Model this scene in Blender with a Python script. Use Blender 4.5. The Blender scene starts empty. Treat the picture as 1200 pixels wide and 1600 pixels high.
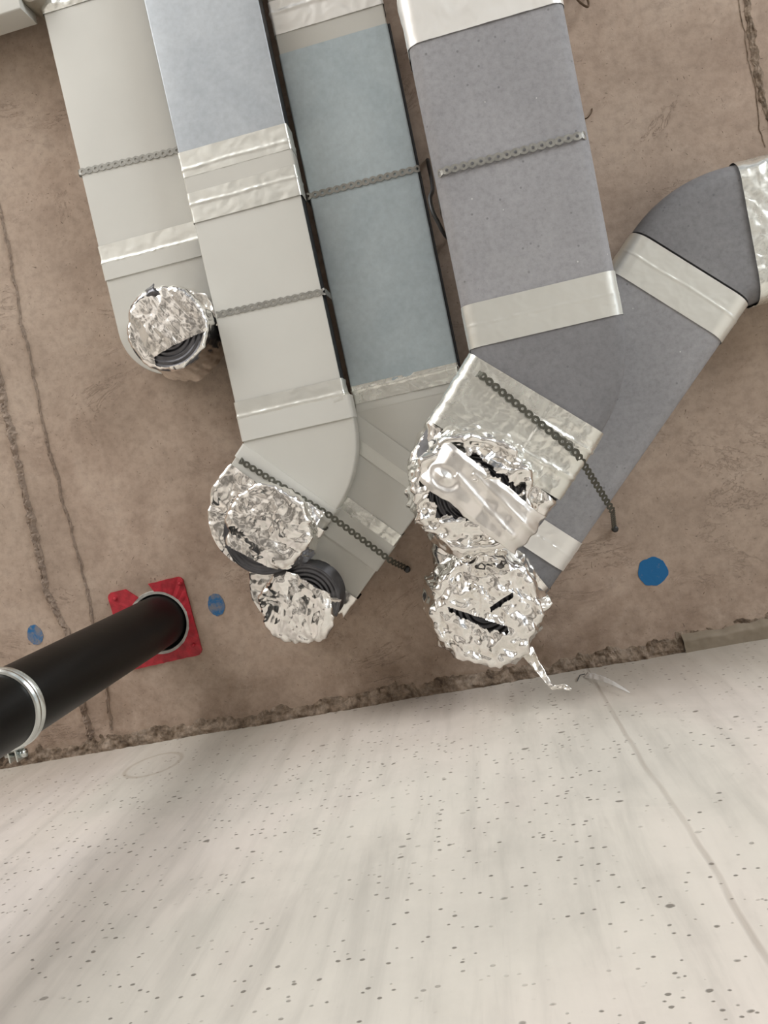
import bpy, bmesh, math, random
from mathutils import Vector, Matrix, noise
C = bpy.context.scene.collection
SC = bpy.context.scene
random.seed(7)
NS = noise.noise

# ---------------------------------------------------------------- camera
# world: +X along the concrete wall, +Y towards that wall, +Z up; the camera sits at the origin (1.45 m above the floor)
F = 1200.0
def ray(x, y): return Vector((x - 600, 800 - y, -F))
zc = ray(745, 690).normalized()
nn = ray(0, 1200).cross(ray(1200, 994))
xc = nn.cross(zc).normalized()
if xc.x < 0: xc = -xc
yc = zc.cross(xc)
MW = Matrix((xc, yc, zc))
cam_d = bpy.data.cameras.new('camera'); cam = bpy.data.objects.new('camera', cam_d); C.objects.link(cam)
cam_d.sensor_fit = 'VERTICAL'; cam_d.sensor_height = 24.0; cam_d.lens = 24.0 * F / 1600
cam_d.clip_start = 0.02
cam.matrix_world = MW.to_4x4()
SC.camera = cam
H = 1.6      # ceiling height above the camera
WY = 0.506   # distance of the wall
FLOOR = -1.45

def P(x, y, z):
    "point at height z that lies in the direction of a photo measurement"
    w = MW @ ray(x, y)
    return Vector((w.x * z / w.z, w.y * z / w.z, z))
def PW(x, y, off=0.0):
    w = MW @ ray(x, y); k = (WY - off) / w.y
    return w * k

# ---------------------------------------------------------------- world, light, exposure
wd = bpy.data.worlds.new('world'); SC.world = wd; wd.use_nodes = True
bg = wd.node_tree.nodes['Background']; bg.inputs[0].default_value = (0.93, 0.965, 1.0, 1); bg.inputs[1].default_value = 1.0
# bright and dark noise patches by direction, added for contrast in the foil
_t = wd.node_tree; _c = _t.nodes.new('ShaderNodeTexCoord'); _n = _t.nodes.new('ShaderNodeTexNoise'); _r = _t.nodes.new('ShaderNodeValToRGB')
_n.inputs['Scale'].default_value = 2.2; _n.inputs['Detail'].default_value = 1.5
_t.links.new(_c.outputs['Generated'], _n.inputs['Vector']); _t.links.new(_n.outputs[0], _r.inputs[0]); _t.links.new(_r.outputs[0], bg.inputs[0])
_e = _r.color_ramp.elements; _e[0].position = 0.46; _e[0].color = (0.10, 0.10, 0.105, 1); _e[1].position = 0.52; _e[1].color = (1.38, 1.45, 1.52, 1)
def area(name, loc, target, sx, sy, power, col):
    l = bpy.data.lights.new(name, 'AREA'); l.shape = 'RECTANGLE'; l.size = sx; l.size_y = sy; l.energy = power; l.color = col
    o = bpy.data.objects.new(name, l); C.objects.link(o); o.location = loc
    d = Vector(target) - Vector(loc); o.rotation_euler = d.to_track_quat('-Z', 'Y').to_euler()
    return o
area('window_light', (-2.9, -3.6, -0.1), (0, 0.2, 0.9), 3.2, 2.2, 95, (1.0, 0.985, 0.965))
area('fill_right', (3.4, -2.4, -0.4), (0, 0, 1.2), 1.6, 2.0, 60, (0.95, 0.98, 1.0))  # added fill, brightens the ceiling and ducts on the right
SC.view_settings.view_transform = 'Standard'; SC.view_settings.look = 'None'
SC.view_settings.exposure = 0.64; SC.view_settings.gamma = 1.0; SC.view_settings.use_curve_mapping = False

# ---------------------------------------------------------------- material helpers
class NT:
    def __init__(s, name):
        s.m = bpy.data.materials.new(name); s.m.use_nodes = True
        s.t = s.m.node_tree; s.b = s.t.nodes['Principled BSDF']; s.n = s.t.nodes
        s.tc = s.n.new('ShaderNodeTexCoord').outputs['Object']
    def link(s, a, b): s.t.links.new(a, b)
    def put(s, node, i, v):
        if v is None: return
        if hasattr(v, 'links') or hasattr(v, 'is_output') and v.is_output: s.link(v, node.inputs[i])
        else:
            if isinstance(v, (tuple, list)) and len(v) == 3 and node.inputs[i].type == 'RGBA': v = (*v, 1)
            node.inputs[i].default_value = v
    def mapping(s, scale=(1, 1, 1), vec=None, rot=(0, 0, 0)):
        m = s.n.new('ShaderNodeMapping'); s.link(vec or s.tc, m.inputs[0]); m.inputs['Scale'].default_value = scale
        m.inputs['Rotation'].default_value = rot; return m.outputs[0]
    def noise(s, scale, detail=4, rough=0.5, vec=None, dist=0):
        n = s.n.new('ShaderNodeTexNoise'); s.link(vec or s.tc, n.inputs['Vector'])
        n.inputs['Scale'].default_value = scale; n.inputs['Detail'].default_value = detail
        n.inputs['Roughness'].default_value = rough; n.inputs['Distortion'].default_value = dist; return n.outputs[0]
    def noisec(s, scale, detail=3, vec=None):
        n = s.n.new('ShaderNodeTexNoise'); s.link(vec or s.tc, n.inputs['Vector'])
        n.inputs['Scale'].default_value = scale; n.inputs['Detail'].default_value = detail; return n.outputs['Color']
    def voro(s, scale, feature='F1', vec=None, rnd=1.0, out='Distance'):
        n = s.n.new('ShaderNodeTexVoronoi'); n.feature = feature; s.link(vec or s.tc, n.inputs['Vector'])
        n.inputs['Scale'].default_value = scale; n.inputs['Randomness'].default_value = rnd; return n.outputs[out]
    def ramp(s, fac, stops, interp='LINEAR'):
        r = s.n.new('ShaderNodeValToRGB'); s.link(fac, r.inputs[0]); r.color_ramp.interpolation = interp
        e = r.color_ramp.elements
        while len(e) < len(stops): e.new(0.5)
        for k, (p, c) in enumerate(stops):
            e[k].position = p; e[k].color = (c, c, c, 1) if not isinstance(c, (tuple, list)) else (*c, 1)
        return r.outputs[0]
    def math(s, op, a, b=None, c=None, clamp=False):
        m = s.n.new('ShaderNodeMath'); m.operation = op; m.use_clamp = clamp
        for i, v in enumerate((a, b, c)): s.put(m, i, v)
        return m.outputs[0]
    def mix(s, fac, a, b, mode='MIX'):
        m = s.n.new('ShaderNodeMix'); m.data_type = 'RGBA'; m.blend_type = mode
        s.put(m, 0, fac); s.put(m, 6, a); s.put(m, 7, b); return m.outputs[2]
    def vmath(s, op, a, b):
        m = s.n.new('ShaderNodeVectorMath'); m.operation = op; s.put(m, 0, a); s.put(m, 1, b); return m.outputs[0]
    def sep(s, v):
        m = s.n.new('ShaderNodeSeparateXYZ'); s.link(v, m.inputs[0]); return m.outputs
    def bump(s, h, strength=0.5, dist=0.01, prev=None):
        b = s.n.new('ShaderNodeBump'); s.put(b, 'Height', h); b.inputs['Strength'].default_value = strength
        b.inputs['Distance'].default_value = dist
        if prev is not None: s.link(prev, b.inputs['Normal'])
        return b.outputs[0]
    def out(s, color=None, rough=0.5, metal=0.0, normal=None, spec=None):
        s.put(s.b, 'Base Color', color); s.put(s.b, 'Roughness', rough); s.put(s.b, 'Metallic', metal)
        if normal is not None: s.link(normal, s.b.inputs['Normal'])
        if spec is not None: s.put(s.b, 'Specular IOR Level', spec)
        return s.m

def smoothmask(t, d, w0, w1):
    "1 where d < w0, 0 where d > w1"
    m = t.n.new('ShaderNodeMapRange'); m.interpolation_type = 'SMOOTHSTEP'
    t.put(m, 0, d); m.inputs[1].default_value = w0; m.inputs[2].default_value = w1
    m.inputs[3].default_value = 1; m.inputs[4].default_value = 0
    return m.outputs[0]

# --- concrete of the ceiling
def m_ceiling(name='ceiling_concrete', dark=1.0):
    t = NT(name)
    big = t.noise(1.6, 3, 0.5); mid = t.noise(7, 6, 0.62, dist=0.4); fine = t.noise(55, 5, 0.7)
    c1 = t.ramp(mid, [(0.28, tuple(v * dark for v in (0.25, 0.18, 0.137))), (0.5, tuple(v * dark for v in (0.375, 0.285, 0.224))), (0.75, tuple(v * dark for v in (0.47, 0.375, 0.305)))])
    c2 = t.mix(t.ramp(big, [(0.35, 0.0), (0.65, 0.55)]), c1, tuple(v * dark for v in (0.37, 0.30, 0.24)))
    fm = t.ramp(fine, [(0.30, 0.80), (0.55, 1.0), (0.8, 1.06)])
    c3 = t.mix(1.0, c2, fm, 'MULTIPLY')
    st = t.noise(2.2, 8, 0.75, vec=t.mapping((1, 2.2, 1)), dist=1.6)
    line = t.math('ABSOLUTE', t.math('SUBTRACT', st, 0.5))
    lm = smoothmask(t, line, 0.0015, 0.010)
    brk = t.ramp(t.noise(5, 2), [(0.52, 0.0), (0.62, 0.45)])
    c4 = t.mix(t.math('MULTIPLY', lm, brk), c3, tuple(v * dark for v in (0.13, 0.092, 0.066)))
    pits = t.voro(26, vec=t.vmath('ADD', t.tc, t.noisec(8)))
    pm = smoothmask(t, pits, 0.05, 0.13)
    c5 = t.mix(t.math('MULTIPLY', pm, 0.55), c4, (0.12, 0.085, 0.06))
    # rusty grime gathering near the joint with the wall
    y = t.sep(t.tc)[1]
    g = t.math('MULTIPLY', smoothmask(t, t.math('SUBTRACT', WY, y), 0.0, 0.20), t.ramp(t.noise(9, 6, 0.7), [(0.42, 0.0), (0.72, 0.9)]))
    c6 = t.mix(g, c5, (0.15, 0.098, 0.062))
    h = t.math('ADD', t.math('MULTIPLY', mid, 0.6), t.math('MULTIPLY', fine, 0.25))
    h = t.math('SUBTRACT', h, t.math('MULTIPLY', pm, 0.4))
    h = t.math('SUBTRACT', h, t.math('MULTIPLY', t.math('MULTIPLY', lm, brk), 0.3))
    return t.out(c6, 0.85, 0, t.bump(h, 0.6, 0.006), 0.3)
# --- concrete of the wall
def m_wall():
    t = NT('wall_concrete')
    v = t.mapping((1, 1, 1))
    cl = t.noise(1.7, 3, 0.5, vec=t.mapping((1.3, 1, 0.8)))
    col = t.ramp(cl, [(0.3, (0.575, 0.55, 0.495)), (0.45, (0.61, 0.58, 0.52)), (0.55, (0.65, 0.60, 0.545)), (0.7, (0.655, 0.605, 0.57))])
    streak = t.noise(6, 6, 0.6, vec=t.mapping((4.0, 1, 0.5)), dist=0.3)
    col = t.mix(1.0, col, t.ramp(streak, [(0.3, 0.84), (0.5, 1.0), (0.7, 1.05)]), 'MULTIPLY')
    blot = t.noise(4.2, 6, 0.65, dist=0.5)
    col = t.mix(1.0, col, t.ramp(blot, [(0.3, 0.88), (0.52, 1.0), (0.75, 1.04)]), 'MULTIPLY')
    # air pores at three sizes, more of them lower down on the wall
    xyz = t.sep(t.tc)
    dens = t.noise(3.0, 3)
    pores = None
    for sc, lo, hi, th0, th1, wob in ((21, 0.055, 0.095, 0.42, 0.50, 0.016), (42, 0.05, 0.12, 0.42, 0.52, 0.010), (85, 0.07, 0.17, 0.40, 0.50, 0.005)):
        wv = t.n.new('ShaderNodeVectorMath'); wv.operation = 'SCALE'; t.link(t.noisec(40, 2), wv.inputs[0]); wv.inputs['Scale'].default_value = wob
        vv = t.vmath('ADD', t.mapping((0.85, 1.0, 1.3)), wv.outputs[0])
        r = t.voro(sc, vec=vv)
        cc = t.sep(t.voro(sc, vec=vv, out='Color'))[0]
        size = t.math('MULTIPLY', t.math('SUBTRACT', cc, 0.30), {21: 0.085, 42: 0.13, 85: 0.19}[sc])
        m = smoothmask(t, t.math('SUBTRACT', r, size), lo * 0.3, hi * 0.75)
        m = t.math('MULTIPLY', m, t.math('GREATER_THAN', cc, 0.42))
        m = t.math('MULTIPLY', m, t.ramp(t.noise(2.3 + sc * 0.05, 2), [(th0, 0.0), (th1, 1.0)]))
        pores = m if pores is None else t.math('MAXIMUM', pores, m)
    col = t.mix(t.math('MULTIPLY', pores, 0.80), col, (0.13, 0.115, 0.095))
    # one long trowelled seam running down the wall
    wob = t.math('MULTIPLY', t.math('SUBTRACT', t.noise(3.5, 3), 0.5), 0.022)
    sx = t.math('ADD', t.math('ADD', xyz[0], wob), t.math('MULTIPLY', xyz[2], 0.040))
    d = t.math('ABSOLUTE', t.math('SUBTRACT', sx, 0.1885))
    seam = t.math('MULTIPLY', smoothmask(t, d, 0.0008, 0.0050), t.ramp(t.noise(6, 3), [(0.3, 0.35), (0.6, 0.9)]))
    col = t.mix(t.math('MULTIPLY', seam, 0.42), col, (0.26, 0.215, 0.175))
    # oval water ring
    ex = t.math('DIVIDE', t.math('ADD', xyz[0], 0.773), 0.062)
    ez = t.math('DIVIDE', t.math('SUBTRACT', xyz[2], 1.45), 0.062)
    rr = t.math('SQRT', t.math('ADD', t.math('MULTIPLY', ex, ex), t.math('MULTIPLY', ez, ez)))
    rr = t.math('ADD', rr, t.math('MULTIPLY', t.noise(14, 3), 0.16))
    ring = smoothmask(t, t.math('ABSOLUTE', t.math('SUBTRACT', rr, 1.0)), 0.02, 0.12)
    col = t.mix(t.math('MULTIPLY', ring, 0.4), col, (0.28, 0.22, 0.155))
    # shade of the wall top put into the colour, browner below the joint
    top_shade = t.math('MULTIPLY', smoothmask(t, t.math('SUBTRACT', H, xyz[2]), 0.015, 0.50), t.ramp(t.noise(5, 5, 0.65, vec=t.mapping((1, 1, 0.4))), [(0.3, 0.35), (0.7, 0.9)]))
    col = t.mix(t.math('MULTIPLY', top_shade, 0.75), col, (0.33, 0.27, 0.215))
    h = t.math('SUBTRACT', t.math('MULTIPLY', blot, 0.35), pores)
    h = t.math('SUBTRACT', h, t.math('MULTIPLY', seam, 0.6))
    h = t.math('ADD', h, t.math('MULTIPLY', t.noise(120, 3), 0.10))
    return t.out(col, 0.8, 0, t.bump(h, 0.55, 0.004), 0.35)
def m_trim():
    t = NT('rough_joint_mortar')
    n1 = t.noise(26, 6, 0.75, dist=0.6); n2 = t.noise(75, 4, 0.7)
    c = t.ramp(n1, [(0.30, (0.055, 0.037, 0.026)), (0.45, (0.19, 0.14, 0.10)), (0.60, (0.31, 0.245, 0.19)), (0.8, (0.44, 0.38, 0.32))])
    c = t.mix(1.0, c, t.ramp(n2, [(0.3, 0.55), (0.6, 1.1)]), 'MULTIPLY')
    return t.out(c, 0.9, 0, t.bump(t.math('ADD', n1, t.math('MULTIPLY', n2, 0.5)), 0.7, 0.004), 0.25)
def m_strip():
    t = NT('smooth_joint_strip'); n = t.noise(14, 5, 0.6)
    return t.out(t.ramp(n, [(0.3, (0.21, 0.172, 0.125)), (0.7, (0.30, 0.25, 0.19))]), 0.7, 0, t.bump(n, 0.3, 0.003), 0.3)
def m_floor():
    t = NT('unseen_floor_patches'); n = t.noise(1.6, 5)
    return t.out(t.ramp(n, [(0.44, (0.17, 0.165, 0.155)), (0.52, (0.72, 0.705, 0.675))]), 0.85, 0, t.bump(n, 0.2, 0.01))  # unseen floor; sharp patches added to give the foil contrasting reflections
def m_plastic(name, col, rough=0.42, var=0.03):
    t = NT(name); n = t.noise(5, 4, 0.55); f = t.noise(160, 2)
    a = tuple(v * (1 - var) for v in col); b = tuple(min(1, v * (1 + var)) for v in col)
    return t.out(t.ramp(n, [(0.3, a), (0.7, b)]), rough, 0, t.bump(t.math('ADD', n, t.math('MULTIPLY', f, 0.03)), 0.10, 0.004), 0.4)
def m_zinc(name, a, b, metal=0.55, rough=0.42):
    t = NT(name)
    n = t.noise(7, 6, 0.65, dist=0.6); v = t.voro(150, vec=t.tc); f = t.noise(90, 4, 0.6)
    c = t.ramp(n, [(0.28, a), (0.72, b)])
    c = t.mix(1.0, c, t.ramp(f, [(0.3, 0.93), (0.7, 1.06)]), 'MULTIPLY')
    r = t.math('ADD', t.math('MULTIPLY', f, 0.10), rough - 0.05)
    return t.out(c, r, metal, t.bump(t.math('ADD', t.math('MULTIPLY', n, 0.6), t.math('MULTIPLY', f, 0.05)), 0.18, 0.004))
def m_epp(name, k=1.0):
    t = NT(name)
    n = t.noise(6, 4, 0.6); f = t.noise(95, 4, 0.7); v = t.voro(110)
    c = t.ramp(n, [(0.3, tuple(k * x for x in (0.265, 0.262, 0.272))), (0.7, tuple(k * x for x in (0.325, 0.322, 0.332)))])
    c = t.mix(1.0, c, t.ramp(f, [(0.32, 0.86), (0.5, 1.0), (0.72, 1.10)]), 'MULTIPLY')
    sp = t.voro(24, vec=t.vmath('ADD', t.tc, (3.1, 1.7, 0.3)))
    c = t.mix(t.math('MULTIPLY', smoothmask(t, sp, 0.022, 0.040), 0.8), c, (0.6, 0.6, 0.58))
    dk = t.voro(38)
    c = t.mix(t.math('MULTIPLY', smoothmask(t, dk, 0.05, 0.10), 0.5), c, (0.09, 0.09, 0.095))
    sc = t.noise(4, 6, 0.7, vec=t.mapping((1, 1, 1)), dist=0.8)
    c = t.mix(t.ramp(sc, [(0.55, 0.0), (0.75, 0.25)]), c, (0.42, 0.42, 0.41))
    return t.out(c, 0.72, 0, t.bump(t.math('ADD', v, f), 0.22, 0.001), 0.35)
def m_foil(name, col=(0.96, 0.945, 0.915), rough=0.2, s1=0.6, d1=0.004, sc=55, s2=0.3, metal=1.0):
    t = NT(name)
    wv = t.n.new('ShaderNodeVectorMath'); wv.operation = 'SCALE'; t.link(t.noisec(18, 3), wv.inputs[0]); wv.inputs['Scale'].default_value = 0.035
    vv = t.vmath('ADD', t.tc, wv.outputs[0])
    def ridge(k, seed):
        n = t.noise(k, 2, 0.4, vec=t.vmath('ADD', vv, (seed, seed * 2, 0.3)), dist=0.9)
        return t.math('MULTIPLY', t.math('ABSOLUTE', t.math('SUBTRACT', n, 0.5)), 3.0)
    a = ridge(sc * 0.45, 0.0); b = ridge(sc * 1.1, 3.0); n = t.voro(sc * 0.8, vec=vv)
    h = t.math('ADD', a, t.math('ADD', t.math('MULTIPLY', b, s2 + 0.1), t.math('MULTIPLY', n, s2)))
    r = t.math('ADD', t.math('MULTIPLY', t.noise(30, 3), 0.14), rough - 0.07)
    return t.out(col, r, metal, t.bump(h, s1, d1))
def m_simple(name, col, rough=0.5, metal=0.0, sc=40, var=0.15, b=0.2, bd=0.002):
    t = NT(name); n = t.noise(sc, 4, 0.6)
    return t.out(t.ramp(n, [(0.3, tuple(v * (1 - var) for v in col)), (0.7, tuple(min(1, v * (1 + var)) for v in col))]), rough, metal, t.bump(n, b, bd))

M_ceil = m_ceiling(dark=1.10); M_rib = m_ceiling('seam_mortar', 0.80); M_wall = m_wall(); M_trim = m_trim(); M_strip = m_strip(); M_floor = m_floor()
M_white = m_plastic('pale_grey_duct_plastic', (0.60, 0.593, 0.55))
M_white2 = m_plastic('pale_grey_fitting_plastic', (0.565, 0.555, 0.51))
M_zinc1 = m_zinc('galvanised_sheet', (0.41, 0.445, 0.48), (0.51, 0.545, 0.575), 0.4)
M_zinc2 = m_zinc('blue_grey_galvanised_sheet', (0.415, 0.49, 0.525), (0.52, 0.595, 0.625), 0.35)
M_dark_side = m_simple('dark_duct_side', (0.02, 0.02, 0.022), 0.5, 0.3)  # near-black duct sides put the shade of the narrow gap into the colour
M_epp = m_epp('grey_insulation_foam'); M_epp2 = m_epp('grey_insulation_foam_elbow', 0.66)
M_foil = m_foil('crumpled_foil', rough=0.16, s1=0.22, d1=0.0020, sc=34, s2=0.05)
M_foil_soft = m_foil('creased_foil_sheet', (0.90, 0.88, 0.84), 0.22, 0.45, 0.0022, 30, 0.15)
M_tape = m_foil('foil_tape', (0.80, 0.805, 0.755), 0.34, 0.10, 0.003, 14, 0.12, 0.7)
M_tape_w = m_foil('wrinkled_foil_tape', (0.84, 0.85, 0.80), 0.26, 0.28, 0.004, 26, 0.3, 0.85)
M_tape_pale = m_foil('pale_foil_tape', (0.91, 0.905, 0.87), 0.36, 0.12, 0.003, 20, 0.2, 0.6)
M_band = m_foil('smooth_foil_band', (0.92, 0.90, 0.865), 0.30, 0.30, 0.002, 22, 0.1, 0.9)
M_strip_foil = m_foil('bright_loose_foil', (0.97, 0.97, 0.96), 0.25, 0.1, 0.002, 30, 0.1, 0.25)
M_flex = m_simple('dark_flexible_hose', (0.13, 0.13, 0.14), 0.3, 0.8, 60)
M_black = m_simple('black_pipe_plastic', (0.004, 0.0038, 0.0036), 0.42, 0, 12, 0.3, 0.12, 0.004)
M_black.node_tree.nodes['Principled BSDF'].inputs['Specular IOR Level'].default_value = 0.22
M_hole = m_simple('unlit_shaft', (0.006, 0.006, 0.006), 0.95)
M_strap = m_simple('perforated_steel', (0.33, 0.325, 0.30), 0.45, 0.7, 80, 0.2, 0.2, 0.001)
M_strap_shaded = m_simple('shaded_perforated_steel', (0.10, 0.098, 0.08), 0.5, 0.6, 80, 0.2, 0.2, 0.001)  # same steel, with the shade on the two slanting straps put into the colour
M_steel = m_simple('galvanised_clamp_steel', (0.66, 0.69, 0.67), 0.27, 1.0, 30, 0.12, 0.15, 0.001)
M_dark = m_simple('dark_screw_steel', (0.05, 0.05, 0.05), 0.4, 0.6)
M_red = m_simple('red_collar_plastic', (0.40, 0.017, 0.03), 0.5, 0, 60, 0.35, 0.5, 0.002)
M_ring = m_simple('white_sleeve', (0.50, 0.49, 0.455), 0.6, 0, 60, 0.25, 0.4, 0.002)
M_rust = m_simple('rusty_wire', (0.10, 0.062, 0.035), 0.7, 0.3)
M_brown = m_simple('brown_grey_cap', (0.22, 0.19, 0.145), 0.6)
def m_paint(name, cover):
    t = NT(name); n = t.noise(75, 5, 0.65, dist=0.5); k = t.ramp(n, cover)
    return t.out(t.mix(k, (0.24, 0.20, 0.165), (0.001, 0.115, 0.30)), 0.7, 0, t.bump(n, 0.3, 0.002))
M_blue = m_paint('blue_spray_paint', [(0.26, 0.3), (0.38, 1.0)])
M_blue_f = m_paint('worn_blue_spray_paint', [(0.36, 0.25), (0.58, 0.95)])

# ---------------------------------------------------------------- object helpers
def wloc(o):
    v = Vector((0, 0, 0))
    while o is not None: v += o.location; o = o.parent
    return v
def mesh_obj(name, vs, fs, mat, parent=None, smooth=True, mats=None, fmat=None):
    off = wloc(parent)
    me = bpy.data.meshes.new(name); me.from_pydata([tuple(Vector(v) - off) for v in vs], [], fs)
    for m in (mats or [mat]): me.materials.append(m)
    if smooth: me.polygons.foreach_set('use_smooth', [True] * len(me.polygons))
    if fmat: me.polygons.foreach_set('material_index', fmat)
    me.update()
    o = bpy.data.objects.new(name, me); C.objects.link(o)
    if parent: o.parent = parent
    return o
def tag(o, label=None, cat=None, group=None, kind=None):
    if label: o['label'] = label
    if cat: o['category'] = cat
    if group: o['group'] = group
    if kind: o['kind'] = kind
    return o
def thing(name, label, cat, loc, group=None):
    o = bpy.data.objects.new(name, None); C.objects.link(o); o.location = loc; o.empty_display_size = 0.05
    return tag(o, label, cat, group)
def hard(o, ang=40):
    o.data.set_sharp_from_angle(angle=math.radians(ang)); return o
def box(name, lo, hi, mat, parent=None, bevel=0.0):
    bm = bmesh.new(); bmesh.ops.create_cube(bm, size=1)
    for v in bm.verts:
        v.co = Vector([lo[i] + (v.co[i] + 0.5) * (hi[i] - lo[i]) for i in range(3)])
    if bevel: bmesh.ops.bevel(bm, geom=bm.edges[:], offset=bevel, segments=2, affect='EDGES')
    vs = [v.co.copy() for v in bm.verts]; bm.verts.index_update(); fs = [[v.index for v in f.verts] for f in bm.faces]; bm.free()
    return mesh_obj(name, vs, fs, mat, parent, False)
def V2(x, y): return Vector((x, y))

def section(w, z0, z1, r, off, nb):
    "closed rounded-rectangle section: list of (u, z, nu, nz, is_bottom)"
    pts = []
    u0, u1, a, b = -off, w + off, z0 - off, z1 + off
    r = min(r + off, (u1 - u0) * 0.49, (b - a) * 0.49)
    k = 5
    def arc(cx, cz, t0, t1):
        for i in range(k + 1):
            t = math.radians(t0 + (t1 - t0) * i / k); pts.append((cx + r * math.cos(t), cz + r * math.sin(t), math.cos(t), math.sin(t)))
    nsd = max(2, int((b - a) / 0.008)) if nb > 20 else 2
    arc(u0 + r, b - r, 90, 180)
    for i in range(1, nsd): pts.append((u0, b - r + (a - b + 2 * r) * i / nsd, -1, 0))
    arc(u0 + r, a + r, 180, 270)
    for i in range(1, nb): pts.append((u0 + r + (u1 - u0 - 2 * r) * i / nb, a, 0, -1))
    arc(u1 - r, a + r, 270, 360)
    for i in range(1, nsd): pts.append((u1, a + r + (b - a - 2 * r) * i / nsd, 1, 0))
    arc(u1 - r, b - r, 0, 90)
    return pts
def dens(st, step):
    out = []
    for i in range(len(st) - 1):
        (a, b), (c, d) = st[i], st[i + 1]
        L = max((c - a).length, (d - b).length); n = max(1, round(L / step))
        for j in range(n): t = j / n; out.append((a.lerp(c, t), b.lerp(d, t)))
    out.append(st[-1]); return out
def loft(name, st, z0, z1, mat, parent, r=0.003, off=0.0, caps=True, nb=6, disp=None, step=None, side_mat=None):
    if step: st = dens(st, step)
    vs, fs, fm = [], [], []; n = None
    S = len(st)
    for i, (L, R) in enumerate(st):
        d = R - L; w = max(d.length, 1e-4); d = d / w
        sec = section(w, z0, z1, r, off, nb); n = len(sec)
        for (u, z, nu, nz) in sec:
            p = Vector((L.x + d.x * u, L.y + d.y * u, z))
            if disp:
                q = disp(p, i / (S - 1), u / w, nu, nz)
                p += Vector((d.x * nu, d.y * nu, nz)) * q
            vs.append(p)
    for i in range(S - 1):
        for j in range(n):
            k = (j + 1) % n
            fs.append((i * n + j, i * n + k, (i + 1) * n + k, (i + 1) * n + j))
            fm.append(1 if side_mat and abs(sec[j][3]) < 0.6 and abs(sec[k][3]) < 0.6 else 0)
    if caps:
        fs.append(tuple(range(n - 1, -1, -1))); fs.append(tuple((S - 1) * n + j for j in range(n))); fm += [0, 0]
    o = mesh_obj(name, vs, fs, mat, parent, True, mats=[mat, side_mat] if side_mat else None, fmat=fm if side_mat else None)
    bm = bmesh.new(); bm.from_mesh(o.data); bmesh.ops.recalc_face_normals(bm, faces=bm.faces[:]); bm.to_mesh(o.data); bm.free()
    o.data.set_sharp_from_angle(angle=math.radians(50))
    return o

_fd = {}
def folds(p, sc, seed=0.0):
    "piecewise flat height with sharp straight-ish creases, like crushed foil"
    k = round(seed * 10)
    if k not in _fd:
        rg = random.Random(k); L = []
        for i in range(5):
            d = Vector((rg.gauss(0, 1), rg.gauss(0, 1), rg.gauss(0, 0.8))).normalized(); f = 0.15 * 1.42 ** i * rg.uniform(0.85, 1.15)
            L.append((d, f, rg.uniform(0, 9), 0.30 / f ** 1.3))
        _fd[k] = L
    q = p * sc
    w = Vector((NS(q * 0.22 + Vector((seed, 0, 0))), NS(q * 0.22 + Vector((9, seed, 0))), NS(q * 0.22 + Vector((0, 9, seed))))) * 1.5
    h = 0.0
    for i, (d, f, ph, a) in enumerate(_fd[k]):
        t = ((q + w).dot(d) * f + ph) % 1.0
        h += a * (abs(t - 0.5) * 4 - 1) * (0.25 + 1.3 * abs(NS(q * (0.25 + 0.1 * i) + Vector((i * 5.3, seed, 1.7)))))
    return h * 0.42
def F1(p): return noise.voronoi(p)[0][0]
def crumple(p, sc, seed=0.0):
    q = p * sc + Vector((seed * 3.7, seed * 1.3, seed * 7.1))
    wob = Vector((NS(q * 0.7), NS(q * 0.7 + Vector((9, 0, 0))), NS(q * 0.7 + Vector((0, 9, 0))))) * 0.7
    a = F1(q + wob); b = F1(q * 2.3 + wob * 2)
    return (a - 0.45) + 0.42 * (b - 0.45) + 0.35 * NS(q * 0.5)
def tape_disp(amp=0.0012, seed=0.0, ridge=None, edge=0.0, sc=40, fold=False):
    "foil tape: creases, an optional puckered ridge across it, raised ragged ends"
    def f(p, t, u, nu, nz):
        h = amp * (folds(p, sc * 4, seed) if fold else crumple(p, sc, seed))
        h += amp * 0.9 * abs(NS(p * 25 + Vector((seed, 0, 0))))
        if ridge:
            for (t0, w, a) in ridge:
                tt = t0 + 0.05 * NS(Vector((p.x * 14 + p.z * 9, p.y * 14, seed)))
                e = max(0.0, 1 - abs(t - tt) / w) ** 1.3
                h += 0.75 * a * e * (0.35 + 1.1 * abs(NS(Vector((p.x * 60, p.y * 60, seed + 4)))))
        return h + 0.0006
    return f
def ragged(st, a, seed):
    "shift stations a little so that a tape edge is not ruler straight"
    return st

def tape(name, st, z0, z1, parent, r, mat=None, off=0.0008, amp=0.0010, seed=1.0, ridge=None, nb=70, step=0.002, sc=40):
    return loft(name, st, z0, z1, mat or M_tape, parent, r, off, False, nb, tape_disp(amp, seed, ridge, sc=sc), step)

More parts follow.
